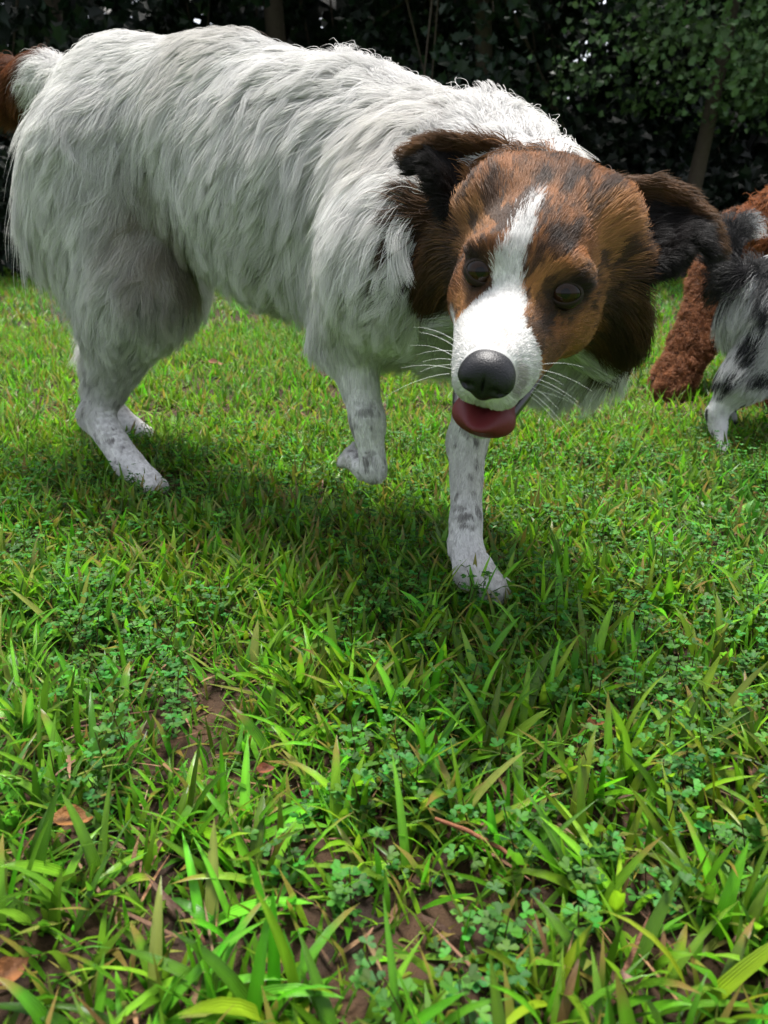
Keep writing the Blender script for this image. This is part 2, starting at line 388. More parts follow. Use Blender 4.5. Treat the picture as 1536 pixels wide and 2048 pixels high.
TREES = [  # loc, height, trunk r, crown centre, crown radii, leaves, leaf size, tone, label, lean
    ((2.75, 7.6, 0), 7.5, .075, (.1, -.3, 3.2), (1.9, 1.5, 2.6), 18000, .056, LT, 'pale leaning maple trunk with light green leaves behind the brown and white dog', (.05, 0), 1.5),
    ((4.3, 7.2, 0), 7.0, .09, (-.1, -.2, 3.0), (1.7, 1.4, 2.4), 14000, .056, LT, 'light green maple at the right edge behind the merle dog', (.02, 0), 1.35),
    ((.9, 8.4, 0), 8.5, .10, (0, -.2, 3.4), (1.8, 1.5, 3.1), 11000, .09, MD, 'mid green tree left of the light maple', (0, 0), .4),
    ((-1.0, 9.2, 0), 9.5, .13, (0, -.3, 4.2), (2.2, 1.8, 3.9), 6500, .13, DK, 'dark tree rising above the middle of the white back', (-.02, 0), .3),
    ((-3.2, 8.8, 0), 9.0, .12, (0, -.2, 4.0), (2.1, 1.8, 3.8), 6500, .13, DK, 'dark tree above the rump of the white dog', (0, 0), .3),
    ((-5.3, 8.2, 0), 9.0, .12, (0, 0, 3.9), (2.0, 1.8, 3.6), 5000, .13, MD, 'dark tree at the left edge above the brown tail', (.02, 0), .3),
    ((2.0, 10.8, 0), 11, .15, (0, 0, 4.6), (2.6, 2.0, 4.4), 6500, .15, DK, 'tall dark tree deeper in the wood behind the light maple', (0, 0), .2),
    ((4.9, 10.2, 0), 11, .15, (0, 0, 4.6), (2.6, 2.0, 4.4), 6500, .15, DK, 'tall dark tree deeper in the wood at the right edge', (0, 0), .2),
]
for k, (loc, h_, tr, cc0, cr0, nl, lf, tone, lab, lean, low) in enumerate(TREES):
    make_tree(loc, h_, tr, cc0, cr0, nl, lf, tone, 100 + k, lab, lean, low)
def make_wood():                                    # the mass of foliage behind that reads as one darkness
    rng = np.random.default_rng(77)
    n = 21000
    P = np.stack([rng.uniform(-16, 16, n), rng.uniform(11.5, 17, n), rng.uniform(.05, 1, n) ** 1.4 * 9.5], -1)
    k = noise(P, .5, 5); P = P[k > .3]; n = len(P)
    D = nrm(np.tile([0, -.5, .7], (n, 1)))
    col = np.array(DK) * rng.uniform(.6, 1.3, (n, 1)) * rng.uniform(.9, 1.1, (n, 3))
    V, F, cc = leaf_cloud(rng, P, D, rng.uniform(.3, .55, n), col)
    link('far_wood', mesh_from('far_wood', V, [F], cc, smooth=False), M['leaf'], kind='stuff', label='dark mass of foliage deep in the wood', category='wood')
    n = 18000                                        # low growth along the wood edge
    P = np.stack([rng.uniform(-13, 13, n), rng.uniform(7.4, 10.2, n), rng.uniform(0, 1, n)], -1)
    top = .2 + (P[:, 1] - 7.4) * .5 + noise(P * np.array([1, 1, 0]), 1.2, 9) * .7
    P[:, 2] *= top
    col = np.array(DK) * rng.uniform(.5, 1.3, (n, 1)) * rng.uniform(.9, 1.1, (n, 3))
    V, F, cc = leaf_cloud(rng, P, nrm(np.tile([0, -.4, .8], (n, 1))), rng.uniform(.06, .15, n), col)
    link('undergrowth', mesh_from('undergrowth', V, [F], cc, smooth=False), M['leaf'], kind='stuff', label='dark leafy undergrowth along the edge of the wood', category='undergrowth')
make_wood()

# ------------------------------------------------------------------ animals: distance-field bodies
class Body:
    def __init__(s): s.p = []
    def ell(s, c, r, region, axes=None, k=.04, sub=False):
        A = np.eye(3) if axes is None else np.asarray(axes, float)      # rows = axis directions
        s.p.append(('e', np.asarray(c, float), np.asarray(r, float), A, region, k, sub))
    def cone(s, a, b, ra, rb, region, k=.03):
        s.p.append(('c', np.asarray(a, float), np.asarray(b, float), (ra, rb), region, k, False))
    def chain(s, pts, rad, region, k=.03):
        for i in range(len(pts) - 1): s.cone(pts[i], pts[i + 1], rad[i], rad[i + 1], region, k)
    def sheet(s, rows, r, region, k=.012, nu=34, nv=13):                # thin skin (ear) through rows of 3 points
        rows = np.asarray(rows, float); m = len(rows)
        tu = np.linspace(0, m - 1, nu); G = np.stack([[np.interp(tu, np.arange(m), rows[:, q, c]) for c in range(3)] for q in range(3)], 0)  # 3,3,nu
        G = G.transpose(2, 0, 1)
        tv = np.linspace(0, 1, nv)
        P = (1 - tv)[None, :, None] ** 2 * G[:, None, 0] + 2 * (tv * (1 - tv))[None, :, None] * G[:, None, 1] + (tv ** 2)[None, :, None] * G[:, None, 2]
        s.p.append(('s', P.reshape(-1, 3), r, None, region, k, False)); return P
    @staticmethod
    def dist(pr, P):
        if pr[0] == 'e':
            q = (P - pr[1]) @ pr[3].T; k0 = np.linalg.norm(q / pr[2], axis=1); k1 = np.linalg.norm(q / pr[2] ** 2, axis=1)
            return k0 * (k0 - 1) / np.maximum(k1, 1e-6)
        if pr[0] == 'c':
            a, b = pr[1], pr[2]; ba = b - a; t = np.clip(((P - a) @ ba) / (ba @ ba), 0, 1)
            return np.linalg.norm(P - a - t[:, None] * ba, axis=1) - (pr[3][0] + (pr[3][1] - pr[3][0]) * t)
        d = np.full(len(P), 9.)
        for c in pr[1]: d = np.minimum(d, np.linalg.norm(P - c, axis=1))
        return d - pr[2]
    def bbox(s, pr):
        if pr[0] == 'e': m = np.abs(pr[3].T * pr[2][None, :]).sum(1); return pr[1] - m, pr[1] + m
        if pr[0] == 'c': m = max(pr[3]); return np.minimum(pr[1], pr[2]) - m, np.maximum(pr[1], pr[2]) + m
        return pr[1].min(0) - pr[2], pr[1].max(0) + pr[2]
    def value(s, P):
        v = np.full(len(P), 9.)
        for pr in s.p:
            d = s.dist(pr, P)
            if pr[6]: v = s.smax(v, -d, pr[5])
            else: v = s.smin(v, d, pr[5])
        return v
    @staticmethod
    def smin(a, b, k): h = np.maximum(k - np.abs(a - b), 0) / k; return np.minimum(a, b) - h * h * k / 4
    @staticmethod
    def smax(a, b, k): h = np.maximum(k - np.abs(a - b), 0) / k; return np.maximum(a, b) + h * h * k / 4
    def region(s, P):
        best = np.full(len(P), 9.); reg = np.full(len(P), '', dtype=object)
        for pr in s.p:
            if pr[6]: continue
            d = s.dist(pr, P); m = d < best; best[m] = d[m]; reg[m] = pr[4]
        return reg
    def mesh(s, axes):
        xs, ys, zs = axes; nx, ny, nz = len(xs), len(ys), len(zs)
        val = np.full((nx, ny, nz), .5, np.float32)
        for pr in s.p:
            lo, hi = s.bbox(pr); mg = pr[5] + .03; sl = []
            for ax, l, h in zip(axes, lo - mg, hi + mg):
                sl.append(slice(max(0, np.searchsorted(ax, l) - 1), min(len(ax), np.searchsorted(ax, h) + 1)))
            g = np.stack(np.meshgrid(xs[sl[0]], ys[sl[1]], zs[sl[2]], indexing='ij'), -1); sh = g.shape[:3]
            d = s.dist(pr, g.reshape(-1, 3)).reshape(sh); v = val[sl[0], sl[1], sl[2]]
            val[sl[0], sl[1], sl[2]] = s.smax(v, -d, pr[5]) if pr[6] else s.smin(v, d, pr[5])
        return surface_nets(val, axes)
def surface_nets(val, axes):
    ins = val < 0; xs, ys, zs = axes
    cnt = sum(ins[i:ins.shape[0] - 1 + i, j:ins.shape[1] - 1 + j, k:ins.shape[2] - 1 + k].astype(np.int8) for i in (0, 1) for j in (0, 1) for k in (0, 1))
    ix = np.argwhere((cnt > 0) & (cnt < 8)); n = len(ix)
    vid = np.full(cnt.shape, -1, np.int32); vid[ix[:, 0], ix[:, 1], ix[:, 2]] = np.arange(n)
    acc = np.zeros((n, 3)); num = np.zeros(n)
    corner = [(i, j, k) for i in (0, 1) for j in (0, 1) for k in (0, 1)]
    def cp(c): return np.stack([xs[ix[:, 0] + c[0]], ys[ix[:, 1] + c[1]], zs[ix[:, 2] + c[2]]], -1)
    def cv(c): return val[ix[:, 0] + c[0], ix[:, 1] + c[1], ix[:, 2] + c[2]].astype(float)
    for a in corner:
        for ax in range(3):
            if a[ax]: continue
            b = list(a); b[ax] = 1; va, vb = cv(a), cv(b); m = (va < 0) != (vb < 0)
            t = np.where(m, va / np.where(m, va - vb, 1), 0)[:, None]
            acc += np.where(m[:, None], cp(a) * (1 - t) + cp(b) * t, 0); num += m
    V = acc / num[:, None]; F = []
    for ax in range(3):
        o1, o2 = (ax + 1) % 3, (ax + 2) % 3
        sl0 = [slice(None)] * 3; sl1 = [slice(None)] * 3; sl0[ax] = slice(0, -1); sl1[ax] = slice(1, None)
        e = np.argwhere(ins[tuple(sl0)] != ins[tuple(sl1)])
        e = e[(e[:, o1] > 0) & (e[:, o2] > 0) & (e[:, o1] < vid.shape[o1]) & (e[:, o2] < vid.shape[o2])]
        def c(d1, d2):
            q = e.copy(); q[:, o1] += d1; q[:, o2] += d2; return vid[q[:, 0], q[:, 1], q[:, 2]]
        q = np.stack([c(-1, -1), c(0, -1), c(0, 0), c(-1, 0)], -1)
        fl = ~ins[e[:, 0], e[:, 1], e[:, 2]]; q[fl] = q[fl][:, ::-1]; F.append(q)
    F = np.concatenate(F); F = F[(F >= 0).all(1)]
    return V, F
def grid(lo, hi, step, fine=None, fstep=None):
    if fine is None: return np.arange(lo, hi + step, step)
    return np.concatenate([np.arange(lo, fine[0], step), np.arange(fine[0], fine[1], fstep), np.arange(fine[1], hi + step, step)])
def small_mesh(body, lo, hi, step):
    return body.mesh([np.arange(lo[i], hi[i] + step, step) for i in range(3)])
def sample(rng, V, F, n, dens=None):               # area-weighted points, normals on a quad mesh
    T = np.concatenate([F[:, [0, 1, 2]], F[:, [0, 2, 3]]]); a, b, c = V[T[:, 0]], V[T[:, 1]], V[T[:, 2]]
    N = np.cross(b - a, c - a); A = np.linalg.norm(N, axis=1); w_ = A.copy()
    if dens is not None: w_ = w_ * dens((a + b + c) / 3)
    vn = np.zeros_like(V)
    for k in range(3): np.add.at(vn, T[:, k], N)
    vn = nrm(vn)
    t = rng.choice(len(T), n, p=w_ / w_.sum())
    r1 = rng.random(n) ** .5; r2 = rng.random(n)
    ba = np.stack([1 - r1, r1 * (1 - r2), r1 * r2], -1)[..., None]
    P = (V[T[t]] * ba).sum(1); Nn = nrm((vn[T[t]] * ba).sum(1))
    return P, Nn
def fur(name, parent, rng, P, N, flow, L, col, tip=None, K=6, lift=.35, clump=.008, cs=.7, wave=.05, freq=2.0, rad=.00028, droop=.25, stray=.04, curl=0., rough=.2, jit=.1, root=.82, per=45, ll=1.5):
    """strands of hair from roots P along the combed direction, gathered in locks"""
    n = len(P); L = np.broadcast_to(L, (n,)).copy(); s = np.linspace(0, 1, K)
    lift = np.broadcast_to(lift, (n,)); wave = np.broadcast_to(wave, (n,)); cs = np.broadcast_to(cs, (n,)); droop = np.broadcast_to(droop, (n,))
    # lock centres
    m = max(4, int(n / per)); ci = rng.choice(n, m, replace=False); kd = kdtree.KDTree(m)
    for i, q in enumerate(ci): kd.insert(P[q], i)
    kd.balance(); own = np.fromiter((kd.find(p)[1] for p in P), int, n); g = ci[own]
    near = np.linalg.norm(P - P[g], axis=1)
    def path(P, N, T, L, lift, ph, wv, dr, cu):
        T = nrm(T - (T * N).sum(1, keepdims=True) * N); B = np.cross(N, T)
        S_ = s[None, :, None]; Lq = L[:, None, None]
        out = P[:, None] + Lq * (S_ * T[:, None] + (lift[:, None, None] * (S_ - .55 * S_ ** 2)) * N[:, None])
        out = out + Lq * (wv[:, None, None] * np.sin(freq * 2 * np.pi * S_ + ph[:, None, None]) * S_ ** .7) * B[:, None]
        if curl: 
            a = 2 * np.pi * freq * S_ + ph[:, None, None]
            out = out + curl * S_ ** .5 * (np.cos(a) * B[:, None] + np.sin(a) * N[:, None])
        out[..., 2] -= (dr * L)[:, None] * s[None] ** 2
        return out
    T0 = flow + rng.normal(0, jit, (n, 3))
    Tc = flow[ci] + rng.normal(0, rough, (m, 3)); Lc = L[ci] * rng.uniform(.8, 1.25, m); phc = rng.uniform(0, 6.28, m)
    Cp = path(P[ci], N[ci], Tc, Lc, lift[ci] * rng.uniform(.5, 1.5, m), phc, wave[ci], droop[ci], curl)
    loose = rng.random(n) < stray
    Ls = np.where(loose, 1.12, 1.0); lf = np.where(loose, rng.uniform(1.0, ll, n), 1.0)
    X = path(P, N, T0, L * Ls * rng.uniform(.7, 1.1, n), lift * lf * rng.uniform(.6, 1.4, n), phc[own] + rng.normal(0, .5, n), wave, droop, curl)
    cw = cs * np.exp(-near / (clump * 3)) * rng.uniform(.6, 1, n); cw[loose] = 0
    wgt = cw[:, None] * s[None] ** 1.1
    X = X * (1 - wgt[..., None]) + Cp[own] * wgt[..., None]
    hc = bpy.data.hair_curves.new(name); hc.add_curves([K] * n)
    hc.attributes['position'].data.foreach_set('vector', X.astype(np.float32).ravel())
    rr = rad * rng.uniform(.8, 1.3, n)[:, None] * np.interp(s, [0, .6, 1], [1, .85, .15])[None]
    hc.attributes.new('radius', 'FLOAT', 'POINT').data.foreach_set('value', rr.astype(np.float32).ravel())
    c = np.repeat(col[:, None], K, 1) * np.interp(s, [0, .55, 1], [root, .9, 1.05])[None, :, None]  # roots darkened: shade between the locks put into the strand colour
    if tip is not None: c = lerp(c, np.repeat(tip[:, None], K, 1), np.repeat(s[None], n, 0))
    lock = (rng.uniform(.80, 1.08, m)[own] * rng.uniform(.80, 1.10, n))[:, None, None]
    c4 = np.ones((n, K, 4), np.float32); c4[..., :3] = np.clip(c * lock, 0, .93)
    hc.attributes.new('col', 'FLOAT_COLOR', 'POINT').data.foreach_set('color', c4.ravel())
    return link(name, hc, M['fur'], parent)

# ------------------------------------------------------------------ the white and brown dog
HD = nrm([.84, -.55, 0]); LF = nrm([.55, .84, 0]); UP = np.array([0, 0, 1.])
TA = np.stack([HD, LF, UP])
# head frame from the eyes and the nose
eyeR, eyeL, noseT = at(958, 545, .571), at(1135, 590, .560), at(926, 802, .495)
hx = nrm(eyeL - eyeR); em = (eyeL + eyeR) / 2; ev = nrm(noseT - em); ev = nrm(ev - (ev @ hx) * hx)
hn = np.cross(ev, hx); _a = R(17.9)
hy = nrm(math.cos(_a) * ev + math.sin(_a) * hn); hz = np.cross(hy, hx)
HM = np.stack([hx, hy, hz])                        # rows: local axes in world
HO = em - .035 * hy - .012 * hz                     # origin: eyes at local (+-.035, .035, .012)
def hw(p): return HO + np.asarray(p, float) @ HM    # local -> world
def hl(P): return (P - HO) @ HM.T                   # world -> local

def build_main_dog():
    rng = np.random.default_rng(1)
    B = Body()
    # trunk
    B.ell((-.365, 1.24, .508), (.14, .10, .122), 'torso', TA, .05)
    B.ell((-.22, 1.15, .476), (.175, .105, .136), 'torso', TA, .06)
    B.ell((-.08, 1.04, .418), (.19, .12, .14), 'torso', TA, .06)
    B.ell((.05, .93, .36), (.15, .115, .13), 'torso', TA, .06)
    B.ell((.115, .84, .335), (.09, .085, .09), 'torso', TA, .05)
    B.ell((.03, .97, .425), (.13, .07, .05), 'torso', TA, .05)
    # neck to skull
    B.cone((.095, .89, .375), hw((0, -.075, 0)), .10, .066, 'neck', .05)
    B.ell(at(1125, 672, .73), (.05, .04, .035), 'neck', None, .04)
    # head
    e = lambda c, r, k=.015, sub=False, reg='head': B.ell(hw(c), r, reg, HM, k, sub)
    e((0, -.035, .020), (.050, .066, .048), .03); e((0, .004, .017), (.042, .045, .035), .02); e((0, -.075, .022), (.050, .05, .046), .03)
    for sx in (-1, 1): e((sx * .036, -.050, .040), (.026, .034, .028), .02)
    e((.032, -.012, -.014), (.027, .046, .036), .02); e((-.030, -.012, -.014), (.026, .046, .036), .02)
    e((.054, -.055, -.018), (.032, .036, .044), .03); e((-.050, -.058, -.018), (.030, .036, .044), .03)
    for sx in (-1, 1): e((sx * .028, .031, .026), (.017, .014, .011), .014)
    B.cone(hw((0, .030, -.012)), hw((0, .112, -.021)), .031, .0200, 'head', .02)
    for sx in (-1, 1): B.cone(hw((sx * .012, .055, -.030)), hw((sx * .0095, .115, -.034)), .0195, .0145, 'head', .010)
    for sx in (-1, 1): B.cone(hw((sx * .026, .015, -.018)), hw((sx * .010, .095, -.026)), .0245, .0165, 'head', .015)
    B.cone(hw((0, .0, -.050)), hw((0, .084, -.078)), .027, .0125, 'head', .008)
    # ears
    earR = B.sheet([[at(915, 450, .635), at(970, 380, .69), at(1010, 290, .66)], [at(880, 372, .635), at(900, 330, .685), at(915, 278, .655)],
                    [at(868, 338, .64), at(862, 312, .665), at(862, 288, .65)], [at(825, 333, .645), at(822, 315, .65), at(825, 299, .645)],
                    [at(803, 322, .647), at(800, 315, .648), at(803, 308, .647)]], .0045, 'earR')
    earL = B.sheet([[at(1250, 560, .612), at(1250, 470, .68), at(1215, 370, .66)], [at(1330, 530, .615), at(1335, 450, .68), at(1318, 360, .65)],
                    [at(1372, 482, .622), at(1385, 430, .66), at(1375, 388, .64)], [at(1402, 488, .618), at(1416, 455, .635), at(1420, 434, .632)],
                    [at(1430, 512, .618), at(1438, 506, .62), at(1446, 500, .622)]], .0045, 'earL')
    # right fore, lifted and folded
    B.chain([(.03, .86, .40), (.02, .80, .345), (-.04, .885, .258)], [.07, .06, .038], 'legFR', .05)
    B.chain([(-.04, .885, .258), (-.018, .838, .17), at(748, 940, .86)], [.032, .0160, .0150], 'legFR', .02)
    B.chain([at(748, 940, .86), at(728, 938, .885), at(704, 918, .93)], [.0150, .0125, .013], 'legFR', .006)
    for q in (-1.1, -.35, .35, 1.1):
        B.ell(at(704, 918, .935) + np.array([-.006, .006, .004]) + q * .0115 * nrm([.60, .45, .65]), (.0072, .0105, .0075), 'legFR', None, .002)
    # left fore, reaching forward and carrying
    fl = [(.13, .90, .36), (.125, .855, .255), at(934, 880, .85), at(932, 1040, .825), at(930, 1090, .82), at(950, 1150, .805), at(985, 1178, .783)]
    B.chain(fl[:3], [.06, .036, .0215], 'legFL', .03); B.chain(fl[2:], [.0215, .0158, .0165, .021, .016], 'legFL', .01)
    for q in (-1.2, -.4, .4, 1.2):                    # toes
        B.ell(at(985, 1175, .785) + np.array([.011 * q, .006 * abs(q), -.004]), (.008, .017, .011), 'legFL', None, .006)
    # right hind
    hr = [(-.385, 1.19, .46), at(285, 575, 1.09), at(215, 765, 1.19), at(192, 830, 1.195), at(258, 928, 1.16), at(298, 962, 1.135)]
    B.chain(hr[:2], [.10, .06], 'legHR', .05); B.cone((-.42, 1.20, .40), (-.39, 1.17, .27), .085, .055, 'legHR', .04)
    B.chain(hr[1:3], [.060, .030], 'legHR', .04); B.chain(hr[2:], [.029, .0245, .021, .019], 'legHR', .012)
    for q in (-1.2, -.4, .4, 1.2):
        B.ell(at(300, 962, 1.135) + np.array([.010 + .009 * q, -.012 + .007 * q, -.006]), (.009, .013, .011), 'legHR', None, .006)
    # left hind, trailing
    hlg = [(-.33, 1.33, .46), (-.36, 1.30, .30), (-.545, 1.46, .125), (-.55, 1.465, .085), (-.475, 1.41, .028), (-.445, 1.395, .02)]
    B.chain(hlg[:2], [.085, .065], 'legHL', .05); B.chain(hlg[1:3], [.06, .028], 'legHL', .03); B.chain(hlg[2:], [.026, .024, .021, .018], 'legHL', .012)
    # tail
    tl = [(-.44, 1.29, .56), at(100, 165, 1.2), at(25, 172, 1.23), at(-70, 190, 1.27), at(-150, 300, 1.30), at(-160, 420, 1.31)]
    B.chain(tl, [.04, .027, .025, .024, .02, .01], 'tail', .03)
    # eyes: sink the sockets a little
    eyes = [hw((-.032, .0385, .014)), hw((.032, .0385, .014))]
    axes = [grid(-.82, .40, .009, (.02, .30), .0035), grid(.44, 1.62, .009, (.45, .78), .0035), grid(-.01, .70, .008, (.18, .44), .0035)]
    V, F = B.mesh(axes)
    root = empty('dog', (-.15, 1.05, 0), label='large white long-haired dog with brown and white face walking toward the camera', category='dog')
    # ---------------- colour of the coat at points
    white = np.array([.78, .765, .75])
    def coat(P, reg):
        n = len(P); c = np.tile(white, (n, 1)) * (.9 + .16 * noise(P, 30, 4))[:, None]
        gr = sst(.55, .8, noise(P, 9, 5)) * .4; c = lerp(c, np.array([.50, .465, .42]), gr)
        # dirty tan on the thigh and flank fold
        dd = np.linalg.norm((P - at(330, 470, 1.05)) / np.array([.06, .09, .085]), axis=1)
        c = lerp(c, np.array([.25, .21, .14]), np.clip(np.clip(1.5 - dd, 0, 1) * (.35 + .9 * noise(P, 40, 6)), 0, .9))
        leg = np.array([r.startswith('leg') for r in reg])
        spot = np.maximum(.8 * sst(.80, .86, noise(P, 85, 7)), .7 * sst(.70, .77, noise(P, 130, 27))) * leg * sst(.24, .15, P[:, 2]) * sst(.04, .08, P[:, 2])
        c = lerp(c, np.array([.06, .045, .04]), spot * .85)
        # brown saddle on the far side of the back
        lat = (P - np.array([-.08, 1.04, .45])) @ LF; al = (P - np.array([-.08, 1.04, .45])) @ HD
        sad = sst(.03, .055, lat + .02 * noise(P, 25, 8)) * sst(.2, .12, np.abs(al + .03)) * (reg == 'torso')
        c = lerp(c, np.array([.10, .05, .03]), sad)
        # tail: white tuft at the root, red brown after
        tb = nrm(tl[2] - tl[0]); tt = (P - tl[0]) @ np.asarray(tb)
        m = reg == 'tail'; brown = np.array([.13, .045, .018]) * (.45 + 1.1 * noise(P, 55, 9))[:, None]
        tw = sst(.085, .105, tt) * sst(.25, .36, P[:, 2]); c = np.where(m[:, None], lerp(c, brown, tw), c)
        # head
        Q = hl(P); X, Y, Z = Q.T
        hd = np.isin(reg, ['head', 'earR', 'earL']) | ((reg == 'neck') & (Y > -.105 + .02 * noise(P, 20, 10)))
        n1 = .6 * noise(Q * np.array([1.6, .8, .8]), 75, 11) + .4 * noise(Q * np.array([2.5, 1, 1]), 190, 18); n2 = noise(Q, 28, 12); n3 = noise(Q * np.array([1.5, .6, 1.5]), 120, 13)
        br = np.array([.27, .11, .036]) * (.55 + .8 * n3)[:, None]
        br = lerp(br, np.array([.44, .215, .075]), sst(.42, .70, n2) * .7)
        br = lerp(br, np.array([.022, .015, .012]), sst(.46, .64, n1) * .8)
        # darker sides, round the eyes, ears
        br = lerp(br, np.array([.026, .014, .009]), sst(.036, .060, np.abs(X) + .02 * (noise(Q, 50, 21) - .5)) * sst(.03, -.03, Y) * sst(.05, -.005, Z) * .88)
        for e_ in eyes: br = lerp(br, np.array([.02, .014, .012]), sst(.022, .011, np.linalg.norm(P - e_, axis=1)) * .9)
        jt = np.random.default_rng(9).normal(0, 1, n); wob = .005 * (noise(Q, 90, 14) - .5)
        xr = np.interp(Y, [-.035, 0, .0256, .043, .053, .061, .0875, .102], [-.006, -.004, -.004, -.003, .000, .005, .0145, .06]) + wob + .0013 * jt
        xl = np.interp(Y, [-.035, 0, .036, .054, .062, .075], [-.006, -.014, -.019, -.020, -.032, -.07]) + wob * 1.5 + .0045 * jt * sst(.06, .02, Y)
        wh = sst(.001, -.001, X - xr) * sst(-.001, .001, X - xl) * sst(-.018, .012, Y + .012 * (noise(Q, 120, 20) - .5) + .004 * jt)
        wh = np.maximum(wh, sst(.004, -.004, X) * sst(.028, .04, Y + .01 * (noise(Q, 60, 15) - .5)) * sst(-.016, -.024, Z))
        wh = np.maximum(wh, sst(-.040, -.050, Z + .01 * (noise(Q, 40, 16) - .5)))
        for c0, r0, k0 in (((.016, .040, .041), (.010, .014, .012), .8), ((.022, .060, .006), (.009, .020, .014), .7), ((.034, .074, -.018), (.010, .016, .014), .6), ((-.03, .05, .0), (.009, .012, .016), .6), ((.0, -.03, .08), (.03, .02, .02), .45)):
            dd = np.linalg.norm((Q - np.array(c0)) / np.array(r0), axis=1) + .6 * (noise(Q, 110, 19) - .5)
            br = lerp(br, np.array([.028, .018, .014]), sst(1.25, .6, dd) * k0)
        face = lerp(br, white * .86, wh)
        face = lerp(face, np.array([.62, .42, .38]), np.clip(1 - np.linalg.norm((Q - np.array([.0, .112, .003])) / np.array([.012, .016, .012]), axis=1), 0, .5))
        face = lerp(face, np.array([.13, .09, .065]), sst(1.2, .7, np.linalg.norm((Q - np.array([.022, .122, -.02])) / np.array([.008, .012, .013]), axis=1)) * .5)
        c = np.where(hd[:, None], face, c)
        for reg_, G in (('earR', earR), ('earL', earL)):
            m = reg == reg_
            if m.any():
                inner = (G[:, 6].mean(0)); dk = np.array([.012, .010, .010]); tan = np.array([.12, .062, .03])
                # outer (upper) edge tan, the rest black
                up_ = np.array([np.linalg.norm(G[:, 11:].reshape(-1, 3) - p, axis=1).min() for p in P[m]])
                bs_ = np.linalg.norm(P[m] - G[0].mean(0), axis=1)
                c[m] = lerp(np.tile(dk, (m.sum(), 1)), np.tile(tan, (m.sum(), 1)) * (.5 + noise(P[m], 90, 17))[:, None], sst(.012, .004, up_) * sst(.105, .07, bs_))
        return np.clip(c, .004, .93)
    reg = B.region(V); body = link('body', mesh_from('dog_body', V, [F], coat(V, reg) * .8), M['skin'], root)  # skin darker than the coat, for painted shade under the locks
    # ---------------- combing
    legdir = {'legFR': [(.03, .86, .40), (-.04, .885, .258), tuple(at(748, 940, .86)), tuple(at(704, 918, .93))], 'legFL': fl, 'legHR': hr, 'legHL': hlg, 'tail': tl}
    def flow(P, N, reg):
        n = len(P); d = -HD * .75 + np.array([0, 0, -1.]) * (1.0 - .75 * np.clip(N[:, 2:3], 0, 1))
        d = d + (np.stack([noise(P, 7, 40 + q) for q in range(3)], -1) - .5) * 1.0 + (np.stack([noise(P, 22, 45 + q) for q in range(3)], -1) - .5) * .8
        fr = (reg == 'torso') & ((P - np.array([.06, .88, .36])) @ HD > 0)
        d[fr] = np.array([-.1, .05, -1.]) + .3 * N[fr]
        nk = reg == 'neck'; ax = nrm(np.array([.08, .90, .40]) - hw((0, -.06, 0))); d[nk] = ax * .8 + np.array([0, 0, -.5])
        for k_, pts in legdir.items():
            m = reg == k_
            if not m.any(): continue
            pts = np.asarray(pts, float); best = np.full(m.sum(), 9.); dd = np.zeros((m.sum(), 3)); Q = P[m]
            for a, b in zip(pts[:-1], pts[1:]):
                t = np.clip(((Q - a) @ (b - a)) / ((b - a) @ (b - a)), 0, 1); ds = np.linalg.norm(Q - a - t[:, None] * (b - a), axis=1)
                u = ds < best; best[u] = ds[u]; dd[u] = nrm(b - a)
            d[m] = dd + (np.array([0, 0, -.25]) - HD * .25 if k_ != 'tail' else np.array([0, 0, -.5]))
            if k_.startswith('legH'):
                up_ = sst(.22, .34, Q[:, 2]); d[m] = lerp(d[m], -HD * .7 + np.array([0, 0, -1.]), up_)
        Q = hl(P); m = reg == 'head'
        src = np.array([0, .15, -.015]); dl = nrm(Q[m] - src) * np.array([1.25, 1, 1.1]); 
        ck = (sst(.03, .05, np.abs(Q[m][:, 0])) * sst(.02, -.03, Q[m][:, 1]) * sst(.03, -.01, Q[m][:, 2]))[:, None]
        dl = nrm(dl) * (1 - ck) + ck * np.stack([np.sign(Q[m][:, 0]) * .75, np.full(m.sum(), -.25), np.full(m.sum(), -.75)], -1)
        d[m] = dl @ HM
        for reg_, G in (('earR', earR), ('earL', earL)):
            m = reg == reg_; d[m] = nrm(G[-1].mean(0) - G[0].mean(0)) + .35 * nrm(P[m] - G[:3].reshape(-1, 3).mean(0))
        return nrm(d)
    def length(P, N, reg):
        n = len(P); L = np.full(n, .048); Q = hl(P)
        L = L * (.6 + .55 * noise(P, 12, 50) + .35 * noise(P, 34, 51))
        L = np.where(N[:, 2] > .5, .040, L); L = np.where((N[:, 2] < -.2) & (reg == 'torso'), .055, L)
        nk = reg == 'neck'; L[nk] = .05
        rb = (P - np.array([-.44, 1.27, .40])) @ -HD; L = np.where(reg == 'torso', L + .035 * sst(.0, .05, rb), L)
        lg = np.array([r.startswith('leg') for r in reg]); lo_ = np.where(np.char.startswith(reg.astype(str), 'legH'), sst(.05, .27, P[:, 2]), sst(.17, .34, P[:, 2])); L[lg] = .006 + .042 * lo_[lg]
        bk = (P - np.array([-.42, 1.22, .35])) @ -HD                     # feathering at the back of the thigh
        m = (reg == 'legHR') | (reg == 'legHL'); L[m] += .06 * sst(-.03, .05, bk[m]) * sst(.14, .24, P[m][:, 2])
        m = reg == 'tail'; L[m] = .043
        m = reg == 'head'
        X, Y, Z = Q[m].T
        L[m] = np.interp(Y, [-.08, -.04, 0, .04, .08, .13], [.035, .028, .020, .013, .009, .005]) + .024 * sst(.03, .055, np.abs(X)) * sst(.02, -.03, Y) * sst(.04, -.005, Z)
        for r_, G in (('earR', earR), ('earL', earL)):
            m = reg == r_; L[m] = np.interp(np.linalg.norm(P[m] - G[0].mean(0), axis=1), [.02, .06, .09], [.030, .015, .007])
        return L
